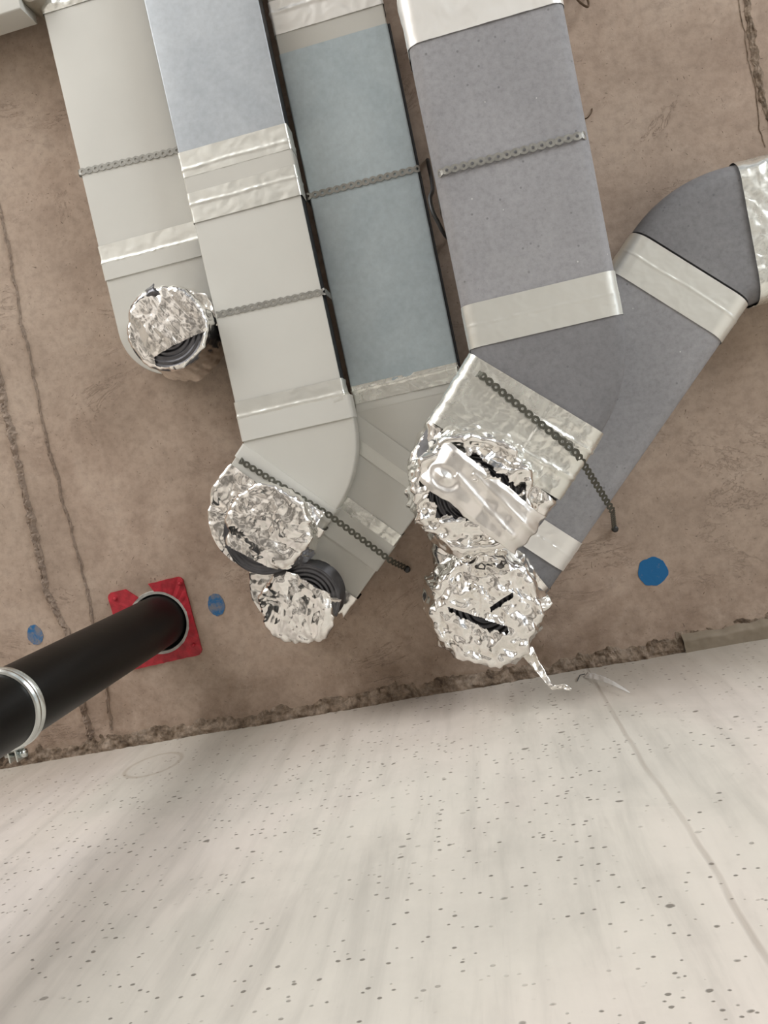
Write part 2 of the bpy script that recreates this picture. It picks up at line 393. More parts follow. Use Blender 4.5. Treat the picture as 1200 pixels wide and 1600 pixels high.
def vert_run(x0, x1, y0, y1): return [(V2(x0, y0), V2(x1, y0)), (V2(x0, y1), V2(x1, y1))]
def fan(c, w, a0, a1, n=14):
    "elbow: stations swing about the tight inner corner c"
    return [(V2(*c), V2(c[0] + w * math.cos(math.radians(a0 + (a1 - a0) * i / n)), c[1] + w * math.sin(math.radians(a0 + (a1 - a0) * i / n)))) for i in range(n + 1)]
def diag(c, w, ang, t0, t1):
    "straight leg leaving an elbow whose last station points at angle ang"
    a = math.radians(ang); u = V2(math.cos(a), math.sin(a)); h = V2(-u.y, u.x); c = V2(*c)
    return [(c + h * t, c + h * t + u * w) for t in (t0, t1)]
def stadium(c, w, ang, t0, tc, n=18, squash=1.0):
    "leg that ends in a half round whose centre lies at distance tc"
    a = math.radians(ang); u = V2(math.cos(a), math.sin(a)); h = V2(-u.y, u.x); c = V2(*c); R = w / 2
    out = [(c + h * t0, c + h * t0 + u * w)]
    for i in range(n + 1):
        th = math.radians(88) * i / n; x = R * math.sin(th) * squash; k = R * math.cos(th)
        m = c + h * (tc + x) + u * R
        out.append((m - u * k, m + u * k))
    return out
def leg_point(c, w, ang, t, k=0.5):
    a = math.radians(ang); u = V2(math.cos(a), math.sin(a)); h = V2(-u.y, u.x)
    return V2(*c) + h * t + u * w * k

def flex_collar(parent, cx, cy, zt, zb, R):
    "ribbed dark flexible hose end"
    prof = []; n = 16
    for i in range(n * 5 + 1):
        t = i / (n * 5); prof.append((R - 0.002 + 0.0018 * math.sin(t * n * 2 * math.pi), zt + (zb - zt) * t))
    for i in range(8 * 5 + 1):
        t = i / 40; prof.append(((R - 0.003) * (1 - t) + 0.004 + 0, zb + 0.0012 * math.sin(t * 8 * 2 * math.pi)))
    vs, fs = [], []; A = 72
    for (r, z) in prof:
        for j in range(A): a = 2 * math.pi * j / A; vs.append((cx + r * math.cos(a), cy + r * math.sin(a), z))
    for i in range(len(prof) - 1):
        for j in range(A): k = (j + 1) % A; fs.append((i * A + j, i * A + k, (i + 1) * A + k, (i + 1) * A + j))
    return mesh_obj('hose_collar', vs, fs, M_flex, parent)
def foil_cover(parent, cx, cy, zt, zb, R, seed, flare=0.014, amp=0.0045, sc=24, cut=None, mat=None, lean=(0, 0), irr=0.05, ring=0.0, name='foil_cover', dome=0.004, A=230):
    "crumpled foil pulled over a round spigot"
    prof = []
    n1, n2, n3 = 46, 12, 62; rr = 0.012
    for i in range(n1):
        t = i / n1; prof.append((R + flare * (1 - t) ** 2, zt + (zb + rr - zt) * t, 1, 0, t * 0.5))
    for i in range(n2):
        a = math.radians(90 * i / n2); prof.append((R - rr + rr * math.cos(a), zb + rr - rr * math.sin(a), math.cos(a), -math.sin(a), 0.5))
    for i in range(n3 + 1):
        t = i / n3; prof.append(((R - rr) * (1 - t) + 0.0008, zb - dome * math.sin(t * math.pi * 0.5), 0, -1, 0.5 + 0.5 * t))
    vs, fs = [], []
    H0 = zt - zb
    for (r, z, nr, nz, t) in prof:
        for j in range(A):
            a = 2 * math.pi * j / A; ca, sa = math.cos(a), math.sin(a)
            k = 1 + irr * NS(Vector((ca * 1.3, sa * 1.3, seed))) * (0.4 + r / R) + irr * 0.5 * NS(Vector((ca * 4, sa * 4, seed + 5)))
            dz = (zt - z) / H0
            p = Vector((cx + r * k * ca + lean[0] * dz, cy + r * k * sa + lean[1] * dz, z))
            q = Vector((p.x, p.y, p.z * 0.7))
            h = amp * folds(q, sc * 4.2, seed)
            h += amp * 0.8 * NS(Vector((ca * 9, sa * 9, z * 12 + seed))) * nr
            if nz < -0.5:
                h += ring * math.exp(-((r / R - 0.80) / 0.09) ** 2) * (0.5 + NS(Vector((ca * 5, sa * 5, seed))))
            p += Vector((ca * nr, sa * nr, nz)) * h
            vs.append(p)
    for i in range(len(prof) - 1):
        for j in range(A):
            k = (j + 1) % A
            a, b, c2, d = i * A + j, i * A + k, (i + 1) * A + k, (i + 1) * A + j
            m = (Vector(vs[a]) + Vector(vs[c2])) / 2
            if cut and cut((m.x - cx - lean[0]) / R, (m.y - cy - lean[1]) / R, (zt - m.z) / H0): continue
            fs.append((a, b, c2, d))
    o = mesh_obj(name, vs, fs, mat or M_foil, parent, True)
    bm = bmesh.new(); bm.from_mesh(o.data); bmesh.ops.delete(bm, geom=[v for v in bm.verts if not v.link_faces], context='VERTS'); bm.to_mesh(o.data); bm.free()
    return o
def sheet(name, o0, ex, ey, n, m, hfun, mat, parent, thick=0.0004):
    "a strip of foil: origin o0, edge vectors ex, ey, height function(s,t) added along their normal"
    nv = ex.cross(ey).normalized()
    if nv.z > 0: nv = -nv
    vs, fs = [], []
    for i in range(n + 1):
        for j in range(m + 1):
            s, t = i / n, j / m; h = hfun(s, t, o0 + ex * s + ey * t)
            k = NS(Vector((s * 4, 0 if t < 0.5 else 7, 2))) * 0.05 + NS(Vector((s * 13, 0 if t < 0.5 else 7, 5))) * 0.025
            s2 = s + NS(Vector((0 if s < 0.5 else 5, t * 4, 8))) * 0.05 * abs(2 * s - 1)
            vs.append(o0 + ex * s2 + ey * (t + k * abs(2 * t - 1)) + nv * h)
    for i in range(n):
        for j in range(m): a = i * (m + 1) + j; fs.append((a, a + 1, a + m + 2, a + m + 1))
    o = mesh_obj(name, vs, fs, mat, parent, True)
    o.data.set_sharp_from_angle(angle=math.radians(38))
    md = o.modifiers.new('thickness', 'SOLIDIFY'); md.thickness = thick
    return o

def tube(name, pts, rad, mat, parent=None, n=10, radii=None):
    vs, fs = [], []; pts = [Vector(p) for p in pts]; prev = None
    for i, p in enumerate(pts):
        d = (pts[min(i + 1, len(pts) - 1)] - pts[max(i - 1, 0)]).normalized()
        up = prev if prev is not None else (Vector((0, 0, 1)) if abs(d.z) < 0.9 else Vector((1, 0, 0)))
        x = (up - d * up.dot(d)).normalized(); prev = x; y = d.cross(x); r = radii[i] if radii else rad
        for j in range(n): a = 2 * math.pi * j / n; vs.append(p + (x * math.cos(a) + y * math.sin(a)) * r)
    for i in range(len(pts) - 1):
        for j in range(n): k = (j + 1) % n; fs.append((i * n + j, i * n + k, (i + 1) * n + k, (i + 1) * n + j))
    fs.append(tuple(range(n - 1, -1, -1))); fs.append(tuple((len(pts) - 1) * n + j for j in range(n)))
    return mesh_obj(name, vs, fs, mat, parent, True)

def strap(label, pts, wdir, screw=True, parent=None, pitch=0.0146, twist=0.0, group='perforated hanging straps', mat=None):
    "perforated steel band following a polyline; wdir is the direction of its width"
    pts = [Vector(p) for p in pts]
    # round the bends of the path a little
    path = [pts[0]]
    for i in range(1, len(pts) - 1):
        a = (pts[i - 1] - pts[i]); b = (pts[i + 1] - pts[i]); r = min(0.006, a.length * 0.4, b.length * 0.4)
        p0 = pts[i] + a.normalized() * r; p1 = pts[i] + b.normalized() * r
        for k in range(5): t = k / 4; path.append(p0 * (1 - t) ** 2 + pts[i] * 2 * t * (1 - t) + p1 * t * t)
    path.append(pts[-1])
    cum = [0]
    for i in range(1, len(path)): cum.append(cum[-1] + (path[i] - path[i - 1]).length)
    Ltot = cum[-1]
    root = thing('perforated_strap', label, 'strap', path[0], group)
    def at(s):
        s = max(0, min(Ltot - 1e-6, s)); i = 1
        while cum[i] < s: i += 1
        t = (s - cum[i - 1]) / (cum[i] - cum[i - 1]); return path[i - 1].lerp(path[i], t), (path[i] - path[i - 1]).normalized()
    W = Vector(wdir).normalized()
    vs, fs = [], []; ncell = int(Ltot / pitch); N = 20; th = 0.0005
    hw, neck, hr = (0.0068, 0.0043, 0.0027) if mat else (0.0070, 0.0047, 0.0028)
    for c in range(ncell):
        base = len(vs); s0 = (c + 0.5) * pitch + (Ltot - ncell * pitch) / 2
        for layer in (-th, th):
            for k in range(N):
                a = 2 * math.pi * k / N; dx, dy = math.cos(a), math.sin(a)
                # outer outline: half width swells around each hole
                lo, hi = 0, 0.02
                for _ in range(14):
                    m = (lo + hi) / 2; x, y = dx * m, dy * m
                    inside = abs(x) <= pitch / 2 and abs(y) <= neck + (hw - neck) * (0.5 + 0.5 * math.cos(2 * math.pi * x / pitch)) ** 0.8
                    if inside: lo = m
                    else: hi = m
                for rr in (hr, lo):
                    q, d = at(s0 + dx * rr); wv = (W - d * W.dot(d)).normalized()
                    n = d.cross(wv).normalized()
                    vs.append(q + wv * (dy * rr) + n * layer)
        L0, L1 = base, base + 2 * N
        for k in range(N):
            m = (k + 1) % N
            fs.append((L0 + 2 * k, L0 + 2 * k + 1, L0 + 2 * m + 1, L0 + 2 * m))
            fs.append((L1 + 2 * k, L1 + 2 * m, L1 + 2 * m + 1, L1 + 2 * k + 1))
            fs.append((L0 + 2 * k, L0 + 2 * m, L1 + 2 * m, L1 + 2 * k))
            fs.append((L0 + 2 * k + 1, L1 + 2 * k + 1, L1 + 2 * m + 1, L0 + 2 * m + 1))
    mesh_obj('band', vs, fs, mat or M_strap, root, False)
    if screw:
        p = path[-1]; z = p.z
        tube('screw', [(p.x, p.y, z + 0.012), (p.x, p.y, z - 0.004), (p.x, p.y, z - 0.0041), (p.x, p.y, z - 0.010), (p.x, p.y, z - 0.011)], 0.003, M_dark, root, 12, [0.0025, 0.0025, 0.0068, 0.0066, 0.003])
    return root

# ================================================================ STRUCTURE
# ceiling slab with a round shaft for the pipe
HC = (-0.763, 0.243); HR = 0.0665
def build_ceiling():
    x0, x1, y0, y1 = -5.0, 5.0, -6.0, WY + 0.25
    q = 0.12; vs, fs = [], []
    gx = [x0, HC[0] - q, HC[0] + q, x1]; gy = [y0, HC[1] - q, HC[1] + q, y1]
    for layer in (H, H + 0.22):
        b = len(vs)
        for yy in gy:
            for xx in gx: vs.append((xx, yy, layer))
        for j in range(3):
            for i in range(3):
                if i == 1 and j == 1: continue
                a = b + j * 4 + i; fs.append((a, a + 1, a + 5, a + 4))
    N = 48
    rings = []
    for layer in (H, H + 0.22):
        o_, i_ = [], []
        for k in range(N):
            a = 2 * math.pi * (k + 0.5) / N; ca, sa = math.cos(a), math.sin(a); m = q / max(abs(ca), abs(sa))
            o_.append(len(vs)); vs.append((HC[0] + ca * m, HC[1] + sa * m, layer)); i_.append(len(vs)); vs.append((HC[0] + ca * HR, HC[1] + sa * HR, layer))
        rings.append((o_, i_))
        for k in range(N): m = (k + 1) % N; fs.append((o_[k], o_[m], i_[m], i_[k]))
    for k in range(N): m = (k + 1) % N; fs.append((rings[0][1][k], rings[0][1][m], rings[1][1][m], rings[1][1][k]))
    # corner fillers of the square ring
    for (o_, i_), layer in zip(rings, (H, H + 0.22)):
        for sx in (-1, 1):
            for sy in (-1, 1):
                c = len(vs); vs.append((HC[0] + sx * q, HC[1] + sy * q, layer))
                near = sorted(range(N), key=lambda k: (Vector(vs[o_[k]]) - Vector(vs[c])).length)[:2]; fs.append((c, o_[near[0]], o_[near[1]]))
    return mesh_obj('ceiling', vs, fs, M_ceil, None, False)
ceil = tag(build_ceiling(), kind='structure')
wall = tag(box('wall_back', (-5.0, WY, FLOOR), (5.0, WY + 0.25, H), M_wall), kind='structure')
flo = tag(box('floor', (-5.0, -6.0, FLOOR - 0.15), (5.0, WY + 0.25, FLOOR), M_floor), kind='structure')
# unseen rest of the room; walls and lintels added to cut grazing light
tag(box('added_wall_left', (-5.2, -6.0, FLOOR), (-5.0, WY + 0.25, H), M_wall), kind='structure')
tag(box('added_wall_front', (-5.2, -6.2, 0.75), (5.2, -6.0, H), M_wall), kind='structure')
tag(box('added_wall_right', (5.0, -6.0, 0.75), (5.2, WY + 0.25, H), M_wall), kind='structure')

# rough mortar joint between ceiling and wall
def joint(name, xa, xb, ya, rough, mat, drop):
    nx, ny = int((xb - xa) / 0.0045), 14; vs, fs = [], []
    for i in range(nx + 1):
        x = xa + (xb - xa) * i / nx
        edge = ya + rough * 0.022 * (NS(Vector((x * 9, 0, 3))) + 0.6 * NS(Vector((x * 31, 2, 0))) + 0.3 * NS(Vector((x * 90, 2, 5))))
        dr = drop * (1 + rough * 0.9 * NS(Vector((x * 6, 5, 1))))
        for j in range(ny + 1):
            t = j / ny; y = edge + (WY + 0.004 - edge) * t
            if t == 0: z = H + 0.002
            else:
                z = H - dr * min(1, t * (4 if rough < 0.5 else 1.6)) - rough * 0.007 * (NS(Vector((x * 55, y * 55, 1))) + 0.7 * NS(Vector((x * 120, y * 120, 7)))) * (1 - 0.5 * t)
            vs.append((x, y, min(z, H + 0.002)))
    for i in range(nx):
        for j in range(ny): a = i * (ny + 1) + j; fs.append((a, a + 1, a + ny + 2, a + ny + 1))
    o = mesh_obj(name, vs, fs, mat, None, rough < 0.5); o['kind'] = 'structure'
    return o
joint('trim_1', -1.7, 0.325, 0.476, 1.0, M_trim, 0.010)
joint('trim_2', 0.325, 1.0, 0.470, 0.25, M_strip, 0.016)
joint('trim_3', 0.315, 1.0, 0.462, 0.7, M_trim, 0.003)

# mortar ridges left by the gaps between the formwork boards (parts of the ceiling)
def seam(pts, hw, hgt, seed, mat=None):
    pts = [P(x, y, H) for x, y in pts]; path = []
    for i in range(len(pts) - 1):
        n = max(2, int((pts[i + 1] - pts[i]).length / 0.0035))
        for j in range(n): path.append(pts[i].lerp(pts[i + 1], j / n))
    path.append(pts[-1]); vs, fs = [], []; m = 8
    for i, p in enumerate(path):
        d = (path[min(i + 1, len(path) - 1)] - path[max(0, i - 1)]).normalized(); s = Vector((-d.y, d.x, 0))
        wob = 0.007 * NS(Vector((i * 0.045, seed, 0))) + 0.003 * NS(Vector((i * 0.2, seed, 9)))
        w = hw * (0.75 + 0.9 * abs(NS(Vector((i * 0.09, seed, 3)))) + 0.5 * NS(Vector((i * 0.5, seed, 3))))
        for j in range(m + 1):
            t = j / m * 2 - 1; q = p + s * (wob + w * t)
            h = hgt * (1 - abs(t) ** 2) * (0.7 + 0.9 * NS(Vector((i * 0.25, t * 1.6, seed))) + 0.5 * NS(Vector((i * 0.8, t * 3, seed + 2))))
            vs.append((q.x, q.y, H + 0.0012 - max(0, h) - (0 if abs(t) == 1 else 0.0014)))
    for i in range(len(path) - 1):
        for j in range(m): a = i * (m + 1) + j; fs.append((a, a + 1, a + m + 2, a + m + 1))
    return mesh_obj('mortar_seam', vs, fs, mat or M_rib, ceil, False)
seam([(-30, 500), (0, 600), (30, 735), (58, 850), (73, 927), (103, 983), (125, 1090), (143, 1153)], 0.0105, 0.008, 1)
seam([(-20, 250), (4, 345), (22, 440), (47, 560), (72, 690), (97, 770), (117, 850), (133, 910), (143, 965), (167, 1077), (174, 1140)], 0.0045, 0.004, 5)
seam([(1158, -30), (1166, 0), (1178, 80), (1192, 150), (1210, 240)], 0.008, 0.004, 8, M_trim)
seam([(1146, -30), (1154, 0), (1167, 80), (1182, 160), (1196, 230)], 0.0015, 0.0016, 11, M_trim)

# paint marks sprayed on the ceiling
def paint(px, py, r, mat, label, seed, sx=1.0, sy=1.0):
    c = P(px, py, H); vs = [(c.x, c.y, H - 0.0009)]; n = 48
    for k in range(n):
        a = 2 * math.pi * k / n; rr = r * (1 + 0.10 * NS(Vector((math.cos(a) * 2, math.sin(a) * 2, seed))) + 0.05 * NS(Vector((math.cos(a) * 8, math.sin(a) * 8, seed))))
        vs.append((c.x + rr * math.cos(a) * sx, c.y + rr * math.sin(a) * sy, H - 0.0009))
    for k in range(n): vs.append((vs[k + 1][0], vs[k + 1][1], H + 0.001))
    fs = [(0, k + 1, (k + 1) % n + 1) for k in range(n)] + [(k + 1, (k + 1) % n + 1, n + 1 + (k + 1) % n, n + 1 + k) for k in range(n)]
    return tag(mesh_obj('paint_mark', vs, fs, mat, ceil, False), label)
paint(1020, 893, 0.0295, M_blue, 'round solid blue paint spot', 2)
paint(338, 945, 0.022, M_blue_f, 'worn blue paint smear right of the red collar', 4, 0.85, 1.15)
paint(55, 992, 0.021, M_blue_f, 'faint blue paint smear left of the black pipe', 6, 0.9, 1.1)

# ================================================================ BLACK PIPE, COLLAR, CLAMP
pc = (-0.760, 0.240); PR = 0.0578
pp = thing('drain_pipe', 'thick black plastic pipe dropping from the red collared hole in the ceiling', 'pipe', (pc[0], pc[1], FLOOR))
def ringtube(name, c, prof, mat, parent, A=96, a0=0, a1=360, closed_prof=False, smooth=True):
    vs, fs = [], []; full = abs(a1 - a0) >= 359.9; n = A if full else A + 1; m = len(prof)
    for i in range(n):
        a = math.radians(a0 + (a1 - a0) * i / A)
        for (r, z) in prof: vs.append((c[0] + r * math.cos(a), c[1] + r * math.sin(a), z))
    for i in range(A):
        k = (i + 1) % n
        for j in range(m if closed_prof else m - 1):
            l = (j + 1) % m; fs.append((i * m + j, k * m + j, k * m + l, i * m + l))
    if closed_prof and not full:
        fs.append(tuple(range(m))); fs.append(tuple((n - 1) * m + j for j in range(m - 1, -1, -1)))
    o = mesh_obj(name, vs, fs, mat, parent, smooth)
    bm = bmesh.new(); bm.from_mesh(o.data); bmesh.ops.recalc_face_normals(bm, faces=bm.faces[:]); bm.to_mesh(o.data); bm.free()
    o.data.set_sharp_from_angle(angle=math.radians(35)); return o
ringtube('pipe_body', pc, [(PR - 0.004, H + 0.02), (PR, H + 0.02), (PR, FLOOR), (PR - 0.004, FLOOR)], M_black, pp, closed_prof=True)
sh = thing('shaft_sleeve', 'pale round sleeve lining the pipe hole inside the red collar', 'sleeve', (HC[0], HC[1], H))
ringtube('lining', HC, [(HR - 0.0005, H + 0.215), (HR - 0.0015, H + 0.004), (0.001, H + 0.21)], M_hole, sh)
ringtube('sleeve_rim', HC, [(HR - 0.003, H + 0.004), (HR - 0.002, H - 0.003), (HR + 0.0045, H - 0.004), (HR + 0.006, H + 0.002)], M_ring, sh, 90, -140, 118, True)
# red fire collar plate, broken away at its upper middle
def plate():
    c = Vector((-0.7715, 0.2435)); hw = 0.0895; vs, fs = [], []; A = 120; rot = math.radians(-2.0)
    skip = lambda a: (-118 < a < -84)
    def outer(a):
        ca, sa = math.cos(a), math.sin(a); m = hw / max(abs(ca), abs(sa)); m = min(m, hw * 1.36)
        return m * (1 + 0.010 * NS(Vector((ca * 9, sa * 9, 1))))
    ok = []
    for i in range(A):
        d = -180 + 360 * i / A; a = math.radians(d); hx, hy = HC[0] + math.cos(a) * (HR + 0.004), HC[1] + math.sin(a) * (HR + 0.004)
        m = outer(a); ox, oy = c.x + m * math.cos(a + rot), c.y + m * math.sin(a + rot)
        for z in (H + 0.002, H - 0.0045 - 0.0015 * NS(Vector((ox * 60, oy * 60, 0)))): vs.append((hx, hy, z)); vs.append((ox, oy, z))
        mid = (0.5 * (hx + ox), 0.5 * (hy + oy)); ok.append(not skip(d + 1.5))
    for i in range(A):
        if not ok[i]: continue
        k = (i + 1) % A; a, b = 4 * i, 4 * k
        fs += [(a + 2, a + 3, b + 3, b + 2), (a, b, b + 1, a + 1), (a + 1, b + 1, b + 3, a + 3), (a, a + 2, b + 2, b)]
        if not ok[i - 1]: fs.append((a, a + 1, a + 3, a + 2))
        if not ok[k]: fs.append((b, b + 2, b + 3, b + 1))
    return vs, fs
rc = thing('fire_collar', 'square red plastic collar plate set in the ceiling around the pipe hole', 'fire collar', (HC[0], HC[1], H))
vs, fs = plate(); mesh_obj('collar_plate', vs, fs, M_red, rc, False)
for (x, y) in ((302, 1008), (281, 912), (180, 936)):
    p = P(x, y, H - 0.006); tube('screw', [(p.x, p.y, H), (p.x, p.y, H - 0.0085), (p.x, p.y, H - 0.0095)], 0.004, M_red, rc, 10, [0.004, 0.004, 0.002])
# pipe clamp
cz = 1.030
cl = thing('pipe_clamp', 'galvanised double ridged clamp ring around the black pipe', 'clamp', (pc[0], pc[1], cz))
R0 = PR + 0.0005
ringtube('clamp_band', pc, [(R0, cz + 0.0115), (R0 + 0.003, cz + 0.0105), (R0 + 0.0052, cz + 0.007), (R0 + 0.0048, cz + 0.003), (R0 + 0.0028, cz), (R0 + 0.0048, cz - 0.003), (R0 + 0.0052, cz - 0.007), (R0 + 0.003, cz - 0.0105), (R0, cz - 0.0115)], M_steel, cl, 110, -262, 90, True)
for s in (-1, 1):
    x = pc[0] + 0.004 + s * 0.006
    box('clamp_ear', (x - 0.0012, pc[1] + R0 - 0.001, cz - 0.011), (x + 0.0012, pc[1] + R0 + 0.020, cz + 0.011), M_steel, cl, 0.0005)
b = tube('bolt', [(pc[0] - 0.014, pc[1] + R0 + 0.011, cz), (pc[0] + 0.012, pc[1] + R0 + 0.011, cz), (pc[0] + 0.0121, pc[1] + R0 + 0.011, cz), (pc[0] + 0.019, pc[1] + R0 + 0.011, cz)], 0.003, M_steel, cl, 12, [0.003, 0.003, 0.0062, 0.0062])

# ================================================================ DUCT RUN A (leftmost, pale)
ZA, TA = 1.535, 1.585
A0, A1 = -0.673, -0.4535
ra = thing('pale_flat_duct', 'leftmost pale grey flat duct ending in a round foil-capped outlet, beside the wide left gap', 'duct', ((A0 + A1) / 2, -0.9, TA), 'flat ducts under the ceiling')
loft('duct_section', vert_run(A0, A1, -2.6, -0.505), ZA, TA, M_white, ra)
tape('foil_tape', vert_run(A0, A1, -1.22, -1.020), ZA, TA, ra, 0.003, M_tape_w, amp=0.002, seed=3, ridge=[(0.93, 0.05, 0.004)])
tape('foil_tape', vert_run(A0, A1, -0.552, -0.510), ZA, TA, ra, 0.003, M_tape, amp=0.0008, seed=5, ridge=[(0.84, 0.14, 0.0042)])
loft('coupling_sleeve', vert_run(A0, A1, -0.517, -0.482), ZA, TA, M_white, ra, off=0.0028)
ad = loft('outlet_adapter', stadium((A0, -0.483), A1 - A0, 0, 0.0, 0.108), ZA, TA, M_white2, ra, off=0.0005)
ca = ((A0 + A1) / 2, -0.375)
p1 = P(258, 511, 1.44); flex_collar(ad, p1.x, p1.y + 0.004, ZA + 0.004, 1.447, 0.078)
cutA = lambda x, y, h: (h > 0.86 and x * x + y * y < 0.86 and (0.22 * x + y) > 0.50 + 0.04 * NS(Vector((x * 4, 0, 1))) and x > -0.45)
foil_cover(ad, p1.x, p1.y, ZA + 0.002, 1.440, 0.082, 2.0, 0.012, 0.0030, 20, cutA, M_foil, (0, 0))
# torn dark flap of hose above the cap, and metallic cuff
def flap(parent, pts_px, z, mat, seed, name='foil_flap', amp=0.006, dz=0.012):
    pts = [P(x, y, z) for x, y in pts_px]; n = 14; vs, fs = [], []
    a, b, c, d = pts
    for i in range(n + 1):
        for j in range(n + 1):
            s, t = i / n, j / n; p = a.lerp(b, s).lerp(d.lerp(c, s), t)
            p = p + Vector((0.3, 0.2, -1)) * (amp * (crumple(p, 50, seed) + 0.3)) + Vector((0, 0, dz * math.sin(t * 2.6 + seed)))
            p.x += 0.004 * NS(p * 60 + Vector((seed, 0, 0))); p.y += 0.004 * NS(p * 60 + Vector((0, seed, 0)))
            vs.append(p)
    for i in range(n):
        for j in range(n): q = i * (n + 1) + j; fs.append((q, q + 1, q + n + 2, q + n + 1))
    o = mesh_obj(name, vs, fs, mat, parent, True); o.data.set_sharp_from_angle(angle=math.radians(38))
    m = o.modifiers.new('thickness', 'SOLIDIFY'); m.thickness = 0.0006
    return o
flap(ad, [(203, 482), (238, 442), (254, 460), (226, 470)], 1.452, M_flex, 3, 'hose_flap')
flap(ad, [(298, 456), (324, 460), (340, 505), (324, 512)], 1.48, M_foil_soft, 6)

# ================================================================ DUCT RUN B (galvanised, then pale, elbow to a capped outlet)
ZB, TB = 1.480, 1.526
B0, B1 = -0.4475, -0.2310
rb = thing('pale_flat_duct', 'second flat duct from the left, galvanised above, pale below, curving to a foil cap', 'duct', ((B0 + B1) / 2, -0.9, TB), 'flat ducts under the ceiling')
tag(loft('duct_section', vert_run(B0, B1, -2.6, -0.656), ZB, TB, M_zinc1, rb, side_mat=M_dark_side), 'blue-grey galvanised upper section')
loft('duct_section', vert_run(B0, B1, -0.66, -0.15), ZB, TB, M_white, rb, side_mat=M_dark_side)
tape('foil_tape', vert_run(B0, B1, -0.663, -0.615), ZB, TB, rb, 0.003, M_tape, amp=0.0009, seed=9, ridge=[(0.68, 0.10, 0.0032)], off=0.0012)
loft('coupling_sleeve', vert_run(B0, B1, -0.622, -0.575), ZB, TB, M_white2, rb, off=0.0016)
tape('foil_tape', vert_run(B0, B1, -0.585, -0.528), ZB, TB, rb, 0.003, M_tape, amp=0.0011, seed=12, ridge=[(0.40, 0.08, 0.0030)], off=0.0012)
tape('foil_tape', vert_run(B0, B1, -0.175, -0.128), ZB, TB, rb, 0.003, M_tape, amp=0.0009, seed=15, ridge=[(0.62, 0.12, 0.0036)], off=0.002)
loft('coupling_sleeve', vert_run(B0, B0 + 0.2235, -0.142, -0.097), ZB, TB, M_white, rb, off=0.0032)
cB = (B0, -0.092); wB = 0.2240
aB = 47
loft('elbow', [(V2(B0, -0.10), V2(B0 + 0.224, -0.10))] + fan(cB, wB, 0, aB, 24), ZB, TB, M_white2, rb, off=0.0004)
loft('coupling_sleeve', diag(cB, wB, aB, 0.0, 0.030), ZB, TB, M_white, rb, off=0.0032)
ad = loft('outlet_adapter', stadium(cB, wB, aB, 0.028, 0.095), ZB, TB, M_white2, rb)
loft('foil_wrap', stadium(cB, wB, aB, 0.048, 0.095), ZB, TB, M_foil, ad, 0.004, 0.004, False, 90, tape_disp(0.0034, 21, None, sc=21, fold=True), 0.0025)
c2 = leg_point(cB, wB, aB, 0.100)
p2 = P(416, 823, 1.392); b2 = (p2.x - 0.004, p2.y + 0.024); flex_collar(ad, p2.x - 0.012, p2.y + 0.013, ZB + 0.004, 1.404, 0.077)
cutB = lambda x, y, h: (h > 0.25 and (-0.62 * x + 0.78 * y) > 0.80)
foil_cover(ad, b2[0], b2[1], ZB + 0.004, 1.392, 0.084, 7.0, -0.004, 0.0038, 21, cutB, M_foil, (0.004, -0.024))
flap(ad, [(455, 775), (505, 800), (498, 822), (462, 800)], 1.452, M_foil_soft, 8)

# ================================================================ DUCT RUN C (blue-grey, elbow behind, capped)
ZC, TC = 1.535, 1.585
C0, C1 = -0.2225, -0.0070
rcn = thing('pale_flat_duct', 'third flat duct from the left, blue-grey metal with a pale diagonal foil-capped leg', 'duct', ((C0 + C1) / 2, -0.9, TC), 'flat ducts under the ceiling')
loft('duct_section', vert_run(C0, C1, -2.6, -0.80), ZC, TC, M_white, rcn)
tape('foil_tape', vert_run(C0, C1, -0.915, -0.852), ZC, TC, rcn, 0.003, M_tape_pale, amp=0.0012, seed=22, ridge=[(0.35, 0.10, 0.0040)])
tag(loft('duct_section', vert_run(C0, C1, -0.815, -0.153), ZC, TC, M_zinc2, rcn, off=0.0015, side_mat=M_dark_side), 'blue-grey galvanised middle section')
box('dark_side_strip', (C1 + 0.0016, -0.815, ZC + 0.002), (C1 + 0.006, -0.153, TC), M_dark_side, rcn, 0.0005)  # dark strip that draws the black line along the duct's right edge
tape('foil_tape', vert_run(C0, C1, -0.160, -0.124), ZC, TC, rcn, 0.003, M_tape_w, amp=0.0014, seed=25, ridge=[(0.25, 0.12, 0.003)])
loft('coupling_sleeve', vert_run(C0, C1, -0.135, -0.108), ZC, TC, M_white, rcn, off=0.0004)
cC = (-0.2285, -0.108); wC = 0.2215; aC = 47.5
loft('elbow', [(V2(C0, -0.12), V2(C1, -0.12))] + fan(cC, wC, 0, aC, 20), ZC, TC, M_white2, rcn)
loft('coupling_sleeve', diag(cC, wC, aC, -0.002, 0.036), ZC, TC, M_white, rcn, off=0.003)
tape('foil_tape', diag(cC, wC, aC, 0.034, 0.060), ZC, TC, rcn, 0.003, M_tape, amp=0.0006, seed=28)
loft('duct_section', diag(cC, wC, aC, 0.03, 0.16), ZC, TC, M_white, rcn)
tape('foil_tape', diag(cC, wC, aC, 0.145, 0.175), ZC, TC, rcn, 0.003, M_tape_w, amp=0.0016, seed=31, ridge=[(0.5, 0.2, 0.002)])
loft('coupling_sleeve', diag(cC, wC, aC, 0.172, 0.235), ZC, TC, M_white, rcn, off=0.0028)
ad = loft('outlet_adapter', stadium(cC, wC, aC, 0.23, 0.345), ZC, TC, M_white2, rcn)
loft('foil_wrap', stadium(cC, wC, aC, 0.305, 0.345), ZC, TC, M_foil_soft, ad, 0.004, 0.003, False, 60, tape_disp(0.0028, 41, None, sc=21, fold=True), 0.0025)
c4 = P(466, 948, 1.455)
flex_collar(ad, c4.x + 0.014, c4.y - 0.010, ZC + 0.004, 1.463, 0.070)
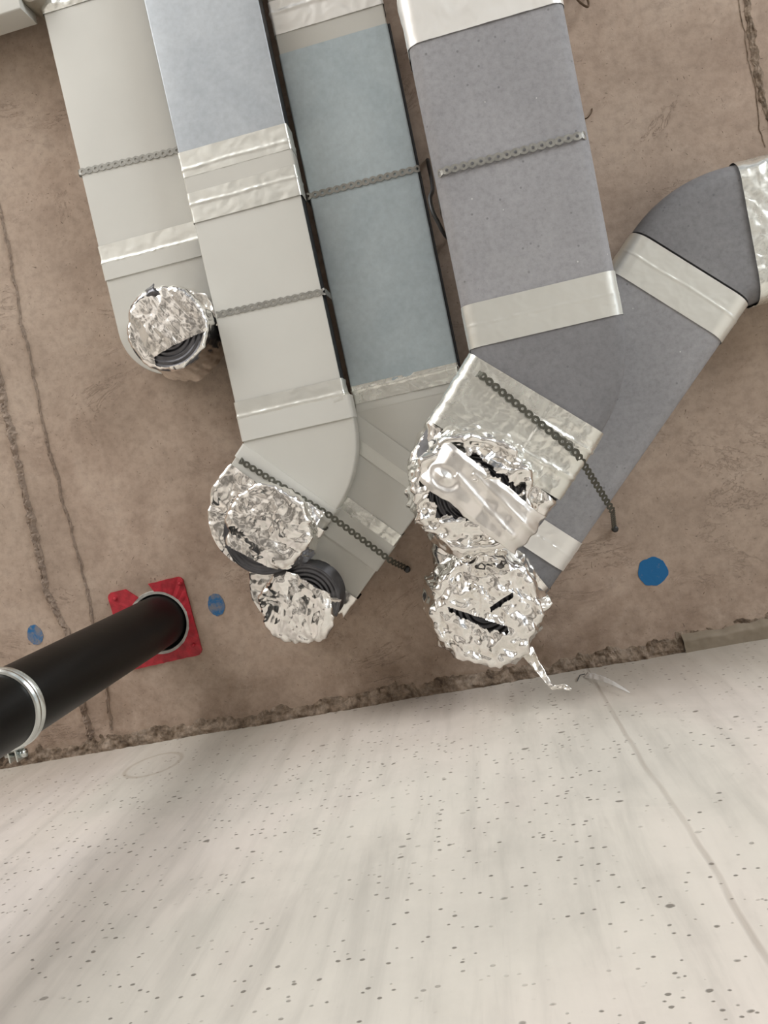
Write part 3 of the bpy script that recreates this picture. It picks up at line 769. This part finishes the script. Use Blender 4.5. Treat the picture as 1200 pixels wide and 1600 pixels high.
cutC = lambda x, y, h: (h > 0.1 and (x * 0.62 - y * 0.72) > 0.66 + 0.05 * NS(Vector((x * 6, y * 6, 1))))
foil_cover(ad, c4.x, c4.y, ZC + 0.004, 1.448, 0.079, 13.0, 0.006, 0.0044, 19, cutC, M_foil, (0.0, 0.0), 0.10)
flap(ad, [(500, 930), (534, 934), (528, 948), (503, 975)], 1.46, M_foil_soft, 12)

# ================================================================ DUCT RUN D (grey insulated, foil wrapped)
ZD, TD = 1.350, 1.455
D0, D1 = 0.021, 0.283; RD = 0.020
rd = thing('insulated_duct', 'wide grey foam-insulated duct running straight down the middle to a large foil-wrapped outlet', 'duct', ((D0 + D1) / 2, -0.8, TD), 'insulated ducts under the ceiling')
loft('duct_section', vert_run(D0, D1, -2.6, -0.19), ZD, TD, M_epp, rd, RD, step=0.05, nb=10)
tape('foil_tape', vert_run(D0, D1, -0.86, -0.672), ZD, TD, rd, RD, M_tape_pale, amp=0.0012, seed=51, ridge=[(0.55, 0.04, 0.004)], step=0.005)
cD = (D0, -0.150); wD = D1 - D0; aD = 43.5
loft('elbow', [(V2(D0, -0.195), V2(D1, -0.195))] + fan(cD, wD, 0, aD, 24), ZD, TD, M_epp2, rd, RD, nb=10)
tape('foil_tape', vert_run(D0, D1, -0.232, -0.158), ZD, TD, rd, RD, M_tape, amp=0.0007, seed=54, ridge=[(0.5, 0.03, 0.0012)])
def wrapD(p, t, u, nu, nz):
    h = 0.0016 * crumple(p, 34, 61) + 0.0012 * abs(NS(p * 22)) + 0.001
    if u > 0.62 or nu < -0.3: h += 0.0032 * max(0, crumple(p, 45, 66) + 0.3)
    h += 0.003 * math.exp(-((t - 0.28) / 0.02) ** 2) * (u > 0.55) + 0.003 * math.exp(-((t - 0.78 + 0.1 * u) / 0.03) ** 2) * (u > 0.5)
    return h
loft('foil_wrap', diag(cD, wD, aD, 0.0, 0.135), ZD, TD, M_tape_w, rd, RD, 0.0025, False, 90, wrapD, 0.003)
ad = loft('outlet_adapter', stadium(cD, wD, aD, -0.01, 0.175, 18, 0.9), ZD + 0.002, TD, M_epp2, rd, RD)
# loose foil shroud around the rounded end of the outlet
loft('foil_wrap', stadium(cD, wD * 0.97, aD, 0.128, 0.175, 22, 0.95), ZD + 0.006, TD + 0.004, M_foil, ad, RD, 0.004, False, 90, tape_disp(0.0045, 71, None, sc=22, fold=True), 0.0025)
c3 = P(738, 772, 1.255)
flex_collar(ad, c3.x, c3.y, ZD + 0.004, 1.268, 0.088)
ang = math.radians(50)
def gash(x, y):   # coordinates along / across the tape band
    return x * math.cos(ang) + y * math.sin(ang), -x * math.sin(ang) + y * math.cos(ang)
def cutD(x, y, h):
    if h < 0.72: return False
    s, t = gash(x, y); w = 0.05 * NS(Vector((s * 7, t * 2, 3))) + 0.035 * NS(Vector((s * 19, t * 6, 1)))
    if 0.24 < t < 0.64 + 2.2 * w - 0.6 * abs(s + 0.22) and -0.72 < s < 0.30: return True
    if -0.56 + w * 1.3 < t < -0.46 + w * 1.3 and -0.42 < s < 0.62: return True
    return False
foil_cover(ad, c3.x, c3.y, ZD + 0.004, 1.250, 0.098, 17.0, 0.016, 0.0052, 26, cutD, M_foil, (0, 0), 0.05, ring=-0.010)
u = Vector((math.cos(ang), math.sin(ang), 0)); v = Vector((-math.sin(ang), math.cos(ang), 0))
cc = Vector((c3.x, c3.y, 1.243))
def bandh(s, t, p):
    e = 0.002 - 0.022 * (max(0, abs(s - 0.5) * 2 - 0.72) / 0.28) ** 1.5 - 0.004 * max(0, abs(t - 0.5) * 2 - 0.8) / 0.2
    d = math.hypot(s - 0.20, (t - 0.62) * 0.55); dent = 0.004 * math.cos(min(d / 0.13, 1) * math.pi * 1.5) * (d < 0.13)
    fold = 0.0035 * math.exp(-((t - 0.55 - 0.45 * (s - 0.5)) / 0.07) ** 2) * (0.25 < s < 0.9) + 0.0022 * math.exp(-((t - 0.25 - 0.3 * (s - 0.5)) / 0.05) ** 2) * (0.35 < s)
    return e + dent + fold + 0.0021 * folds(p, 62, 83)
def band(name, parent, c, u, v, L, W, hf, mat, n=90, m=50): return sheet(name, c - u * L / 2 - v * W / 2, u * L, v * W, n, m, hf, mat, parent)
tag(band('foil_tape', ad, cc + v * -0.004 + u * 0.012, u, v, 0.212, 0.080, bandh, M_band), 'smooth pale foil band across the outlet')

# ================================================================ DUCT RUN E (grey insulated, passes above D)
ZE, TE = 1.470, 1.575
RE = 0.032
cE = (0.530, -0.141); wE = 0.247
re_ = thing('insulated_duct', 'grey foam-insulated duct coming from the right edge and curving diagonally behind the wide straight one', 'duct', (0.62, -0.26, TE), 'insulated ducts under the ceiling')
# stations: L on the inner corner, R on the outer side; outer side points up (-90) then turns to -135
loft('duct_section', [(V2(2.6, -0.141), V2(2.6, -0.388)), (V2(0.57, -0.141), V2(0.57, -0.388))], ZE, TE, M_epp, re_, RE)
tape('foil_tape', [(V2(0.68, -0.141), V2(0.68, -0.388)), (V2(0.545, -0.141), V2(0.545, -0.388))], ZE, TE, re_, RE, M_tape_w, amp=0.002, seed=91, off=0.003, ridge=[(0.4, 0.12, 0.004)])
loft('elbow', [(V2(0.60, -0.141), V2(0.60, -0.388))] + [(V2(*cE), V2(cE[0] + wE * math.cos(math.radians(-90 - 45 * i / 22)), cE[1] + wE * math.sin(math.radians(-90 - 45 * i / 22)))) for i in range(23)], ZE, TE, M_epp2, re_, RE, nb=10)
hE = V2(-math.sqrt(.5), math.sqrt(.5)); uE = V2(-math.sqrt(.5), -math.sqrt(.5))
def legE(t0, t1): return [(V2(*cE) + hE * t, V2(*cE) + hE * t + uE * wE) for t in (t0, t1)]
loft('duct_section', legE(0.02, 0.57), ZE, TE, M_epp, re_, RE, step=0.05, nb=10)
tape('foil_tape', legE(0.004, 0.084), ZE, TE, re_, RE, M_tape, amp=0.0006, seed=95, ridge=[(0.45, 0.035, 0.0022)], off=0.001)
tape('foil_tape', legE(0.528, 0.592), ZE, TE, re_, RE, M_tape_pale, amp=0.0010, seed=98, ridge=[(0.5, 0.03, 0.0020)], off=0.001)
sE = []
for i in range(20):
    th = math.radians(88) * max(0, i - 1) / 18; tt = 0.56 if i == 0 else 0.640 + wE / 2 * math.sin(th) * 0.9; k = wE / 2 * math.cos(th); mm = V2(*cE) + hE * tt + uE * (wE / 2)
    sE.append((mm - uE * k, mm + uE * k))
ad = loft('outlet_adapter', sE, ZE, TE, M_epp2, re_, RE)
sw = [(sE[1][0] - hE * 0.004, sE[1][1] - hE * 0.085)] + sE[1:]
loft('foil_wrap', sw, ZE, TE, M_foil, ad, RE, 0.004, False, 90, tape_disp(0.0045, 77, None, sc=22, fold=True), 0.003)
c5 = P(757, 952, 1.385)
flex_collar(ad, c5.x, c5.y, ZE + 0.004, 1.395, 0.085)
def cutE(x, y, h):
    if h < 0.70: return False
    w = 0.05 * NS(Vector((x * 7, y * 2, 3))) + 0.03 * NS(Vector((x * 19, y * 6, 1)))
    l1 = y - (0.14 + 0.58 * (x + 0.08))
    if -0.02 < l1 < 0.20 + 2.0 * w - 0.25 * abs(x + 0.1) and -0.62 < x < 0.34: return True
    l2 = y - (-0.10 - 0.45 * (x - 0.30))
    if -0.03 < l2 < 0.07 + w and 0.10 < x < 0.55: return True
    return False
foil_cover(ad, c5.x, c5.y, ZE + 0.006, 1.376, 0.102, 23.0, 0.018, 0.0054, 28, cutE, M_foil, (0, 0), 0.09, ring=-0.006)
# drawn-out twist of foil hanging off the lowest cap
def lerp_px(a, b, za, zb, n, amp, seed):
    out = []
    p0, p1 = P(*a, za), P(*b, zb)
    for i in range(n + 1):
        q = p0.lerp(p1, i / n); out.append(q + Vector((NS(Vector((i * 0.6, seed, 0))), NS(Vector((i * 0.6, 0, seed))), NS(Vector((0, i * 0.6, seed))))) * amp)
    return out
def ribbon(name, pts, widths, wdir, mat, parent, seed, tw=0.9):
    vs, fs = [], []; m = 8
    for i, (p, w) in enumerate(zip(pts, widths)):
        a = tw * NS(Vector((i * 0.15, seed, 2))); wd_ = Vector(wdir); dd = (pts[min(i + 1, len(pts) - 1)] - pts[max(0, i - 1)]).normalized()
        wv = (wd_ - dd * wd_.dot(dd)).normalized(); nv = dd.cross(wv); wv = wv * math.cos(a) + nv * math.sin(a)
        for j in range(m + 1):
            t = j / m - 0.5; vs.append(p + wv * (w * t) + nv * (0.004 * crumple(p + wv * w * t, 70, seed) * min(1, w / 0.01)))
    for i in range(len(pts) - 1):
        for j in range(m): a = i * (m + 1) + j; fs.append((a, a + 1, a + m + 2, a + m + 1))
    o = mesh_obj(name, vs, fs, mat, parent, True); o.data.set_sharp_from_angle(angle=math.radians(30))
    md = o.modifiers.new('thickness', 'SOLIDIFY'); md.thickness = 0.0005; return o
pts = lerp_px((822, 1015), (862, 1074), 1.41, 1.36, 26, 0.001, 3) + lerp_px((863, 1075), (880, 1072), 1.36, 1.355, 8, 0.001, 3) + lerp_px((881, 1072), (892, 1078), 1.355, 1.35, 5, 0.001, 3)
wds = [0.026 - 0.020 * (i / 26) for i in range(27)] + [0.007] * 9 + [0.009] * 4 + [0.005] * 2
ribbon('foil_twist', pts, wds, (1, -0.6, 0), M_foil_soft, ad, 5)
flap(ad, [(832, 935), (852, 928), (862, 940), (848, 955)], 1.44, M_foil_soft, 15)

# loose strip of foil stuck on the wall
p0, p1 = PW(914, 1054, 0.004), PW(984, 1082, 0.010)
pts = [p0.lerp(p1, i / 30) + Vector((0, -0.006 * math.sin(i / 30 * 3.14), 0)) for i in range(31)]
fsx = thing('foil_strip', 'narrow shiny strip of loose foil stuck on the pale wall just below the ceiling joint', 'foil strip', p0)
ribbon('strip', pts, [0.014 * (1 - i / 30) ** 0.7 + 0.001 for i in range(31)], (p1 - p0).cross(Vector((-0.25, -0.65, -0.70))), M_strip_foil, fsx, 9, 0.25)
pts = [PW(902, 1064, 0.003), PW(906, 1055, 0.004), PW(914, 1053, 0.004)]
tube('wire_end', pts, 0.0010, M_dark, fsx, 8)

# ================================================================ STRAPS
def onz(a, b, z): return P(*a, z), P(*b, z)
G = 'perforated hanging straps'
p, q = onz((124, 269), (281, 234), ZA - 0.0012)
strap('perforated steel strap across the leftmost pale duct', [(p.x - 0.004, p.y, H - 0.004), (p.x - 0.004, p.y, p.z), q + Vector((0.004, 0, 0)), (q.x + 0.004, q.y, H - 0.004)], (0, 1, 0), False)
p, q = onz((338, 492), (508, 455), ZB - 0.0012)
strap('perforated steel strap across the second duct, right of the leftmost foil cap', [(p.x, p.y, H - 0.004), p + Vector((-0.002, 0, 0)), q + Vector((0.0, 0, 0)), (q.x + 0.002, q.y, H - 0.004)], (0, 1, 0), False)
p, q = onz((480, 307), (654, 263), ZC - 0.0032)
strap('perforated steel strap across the blue-grey metal duct', [(p.x - 0.003, p.y, H - 0.004), p + Vector((-0.003, 0, 0)), q + Vector((0.002, 0, 0)), (q.x + 0.002, q.y, H - 0.004)], (0, 1, 0), False)
p, q = onz((684, 270), (917, 209), ZD - 0.002)
strap('perforated steel strap hugging the wide grey insulated duct on its straight run', [(p.x - 0.006, p.y, H - 0.004), (p.x - 0.005, p.y, ZD + 0.014), p + Vector((0.007, 0, -0.001)), q + Vector((-0.007, 0, -0.001)), (q.x + 0.004, q.y, ZD + 0.014), (q.x + 0.004, q.y, H - 0.004)], (0, 1, 0), False)
a0 = P(374, 719, ZB - 0.014); a1 = P(516, 806, ZB - 0.014); a2 = P(612, 877, ZC - 0.007); a3 = P(637, 889, H - 0.004)
d = (a1 - a0).normalized(); wv = Vector((-d.y, d.x, 0))
strap('long perforated steel strap slung diagonally under both pale elbows, ending in a dark screw', [a0 + Vector((-0.004, -0.003, 0.11)), a0, a1, a2, a3], wv, True, mat=M_strap_shaded)
a0 = P(744, 582, ZD - 0.010); a1 = P(893, 702, ZD - 0.010); a3 = P(957, 798, ZE - 0.002); a4 = P(960, 826, H - 0.004)
d = (a1 - a0).normalized(); wv = Vector((-d.y, d.x, 0))
strap('perforated steel strap over the large foil wrap, running back to a dark screw', [a0 + Vector((-0.006, -0.004, 0.22)), a0 + Vector((-0.005, -0.003, 0.02)), a0 + Vector((0.006, 0.004, 0)), a1 + d * 0.012 + Vector((0, 0, -0.003)), a3, a4], wv, True, mat=M_strap_shaded)

# ================================================================ SMALL THINGS
# cable hanging in the gap between the metal duct and the grey duct
cb = [P(676, 292, 1.52), P(672, 310, 1.50), P(676, 330, 1.49), P(686, 350, 1.49), P(692, 362, 1.50), P(700, 372, 1.54), P(705, 370, 1.6)]
def smooth(pts, n=6):
    out = []
    for i in range(len(pts) - 1):
        a = pts[max(i - 1, 0)]; b = pts[i]; c = pts[i + 1]; d = pts[min(i + 2, len(pts) - 1)]
        for k in range(n):
            t = k / n; out.append(0.5 * ((2 * b) + (c - a) * t + (2 * a - 5 * b + 4 * c - d) * t * t + (3 * b - a - 3 * c + d) * t ** 3))
    out.append(pts[-1]); return out
tag(tube('cable', smooth([P(668, 250, H)] + cb), 0.004, M_dark), 'dark cable looping in the gap left of the wide grey insulated duct', 'cable')
tag(tube('wire_hook', smooth([P(890, -30, H + 0.002), P(900, -4, 1.585), P(912, 8, 1.575), P(919, 10, 1.575), P(919, 2, 1.585), P(914, -8, H)]), 0.0022, M_rust), 'rusty bent wire hook at the top edge, right of the wide grey duct', 'hook')
tag(tube('nail', [P(984, 392, H + 0.003), P(979, 388, 1.57), P(973, 385, 1.565)], 0.0022, M_dark), 'small dark nail beside the upper taped joint of the curved grey duct', 'nail')
tag(tube('wire_hook', smooth([P(912, 186, H + 0.002), P(918, 184, 1.59), P(924, 176, 1.59), P(925, 170, H)]), 0.0012, M_rust), 'tiny rusty wire in the ceiling just above the wide grey duct strap', 'hook')
# corner of another pale duct at the upper left
e0 = P(0, 22, 1.50); e1 = P(36, 10, 1.50)
ro = thing('pale_flat_duct', 'corner of a pale duct in the top left corner of the view', 'duct', (e0.x - 0.1, e0.y - 0.1, 1.55), 'flat ducts under the ceiling')
loft('duct_section', [(V2(e0.x - 0.9, e0.y - 0.22), V2(e0.x - 0.9, e0.y + 0.0)), (V2(e1.x - 0.006, e1.y - 0.22), V2(e1.x - 0.006, e1.y + 0.002))], 1.50, 1.56, M_white, ro)
ce = P(50, -12, 1.52)
ringtube('end_cap', (ce.x, ce.y), [(0.001, 1.512), (0.022, 1.512), (0.026, 1.52), (0.026, 1.575), (0.001, 1.575)], M_brown, ro, 40)
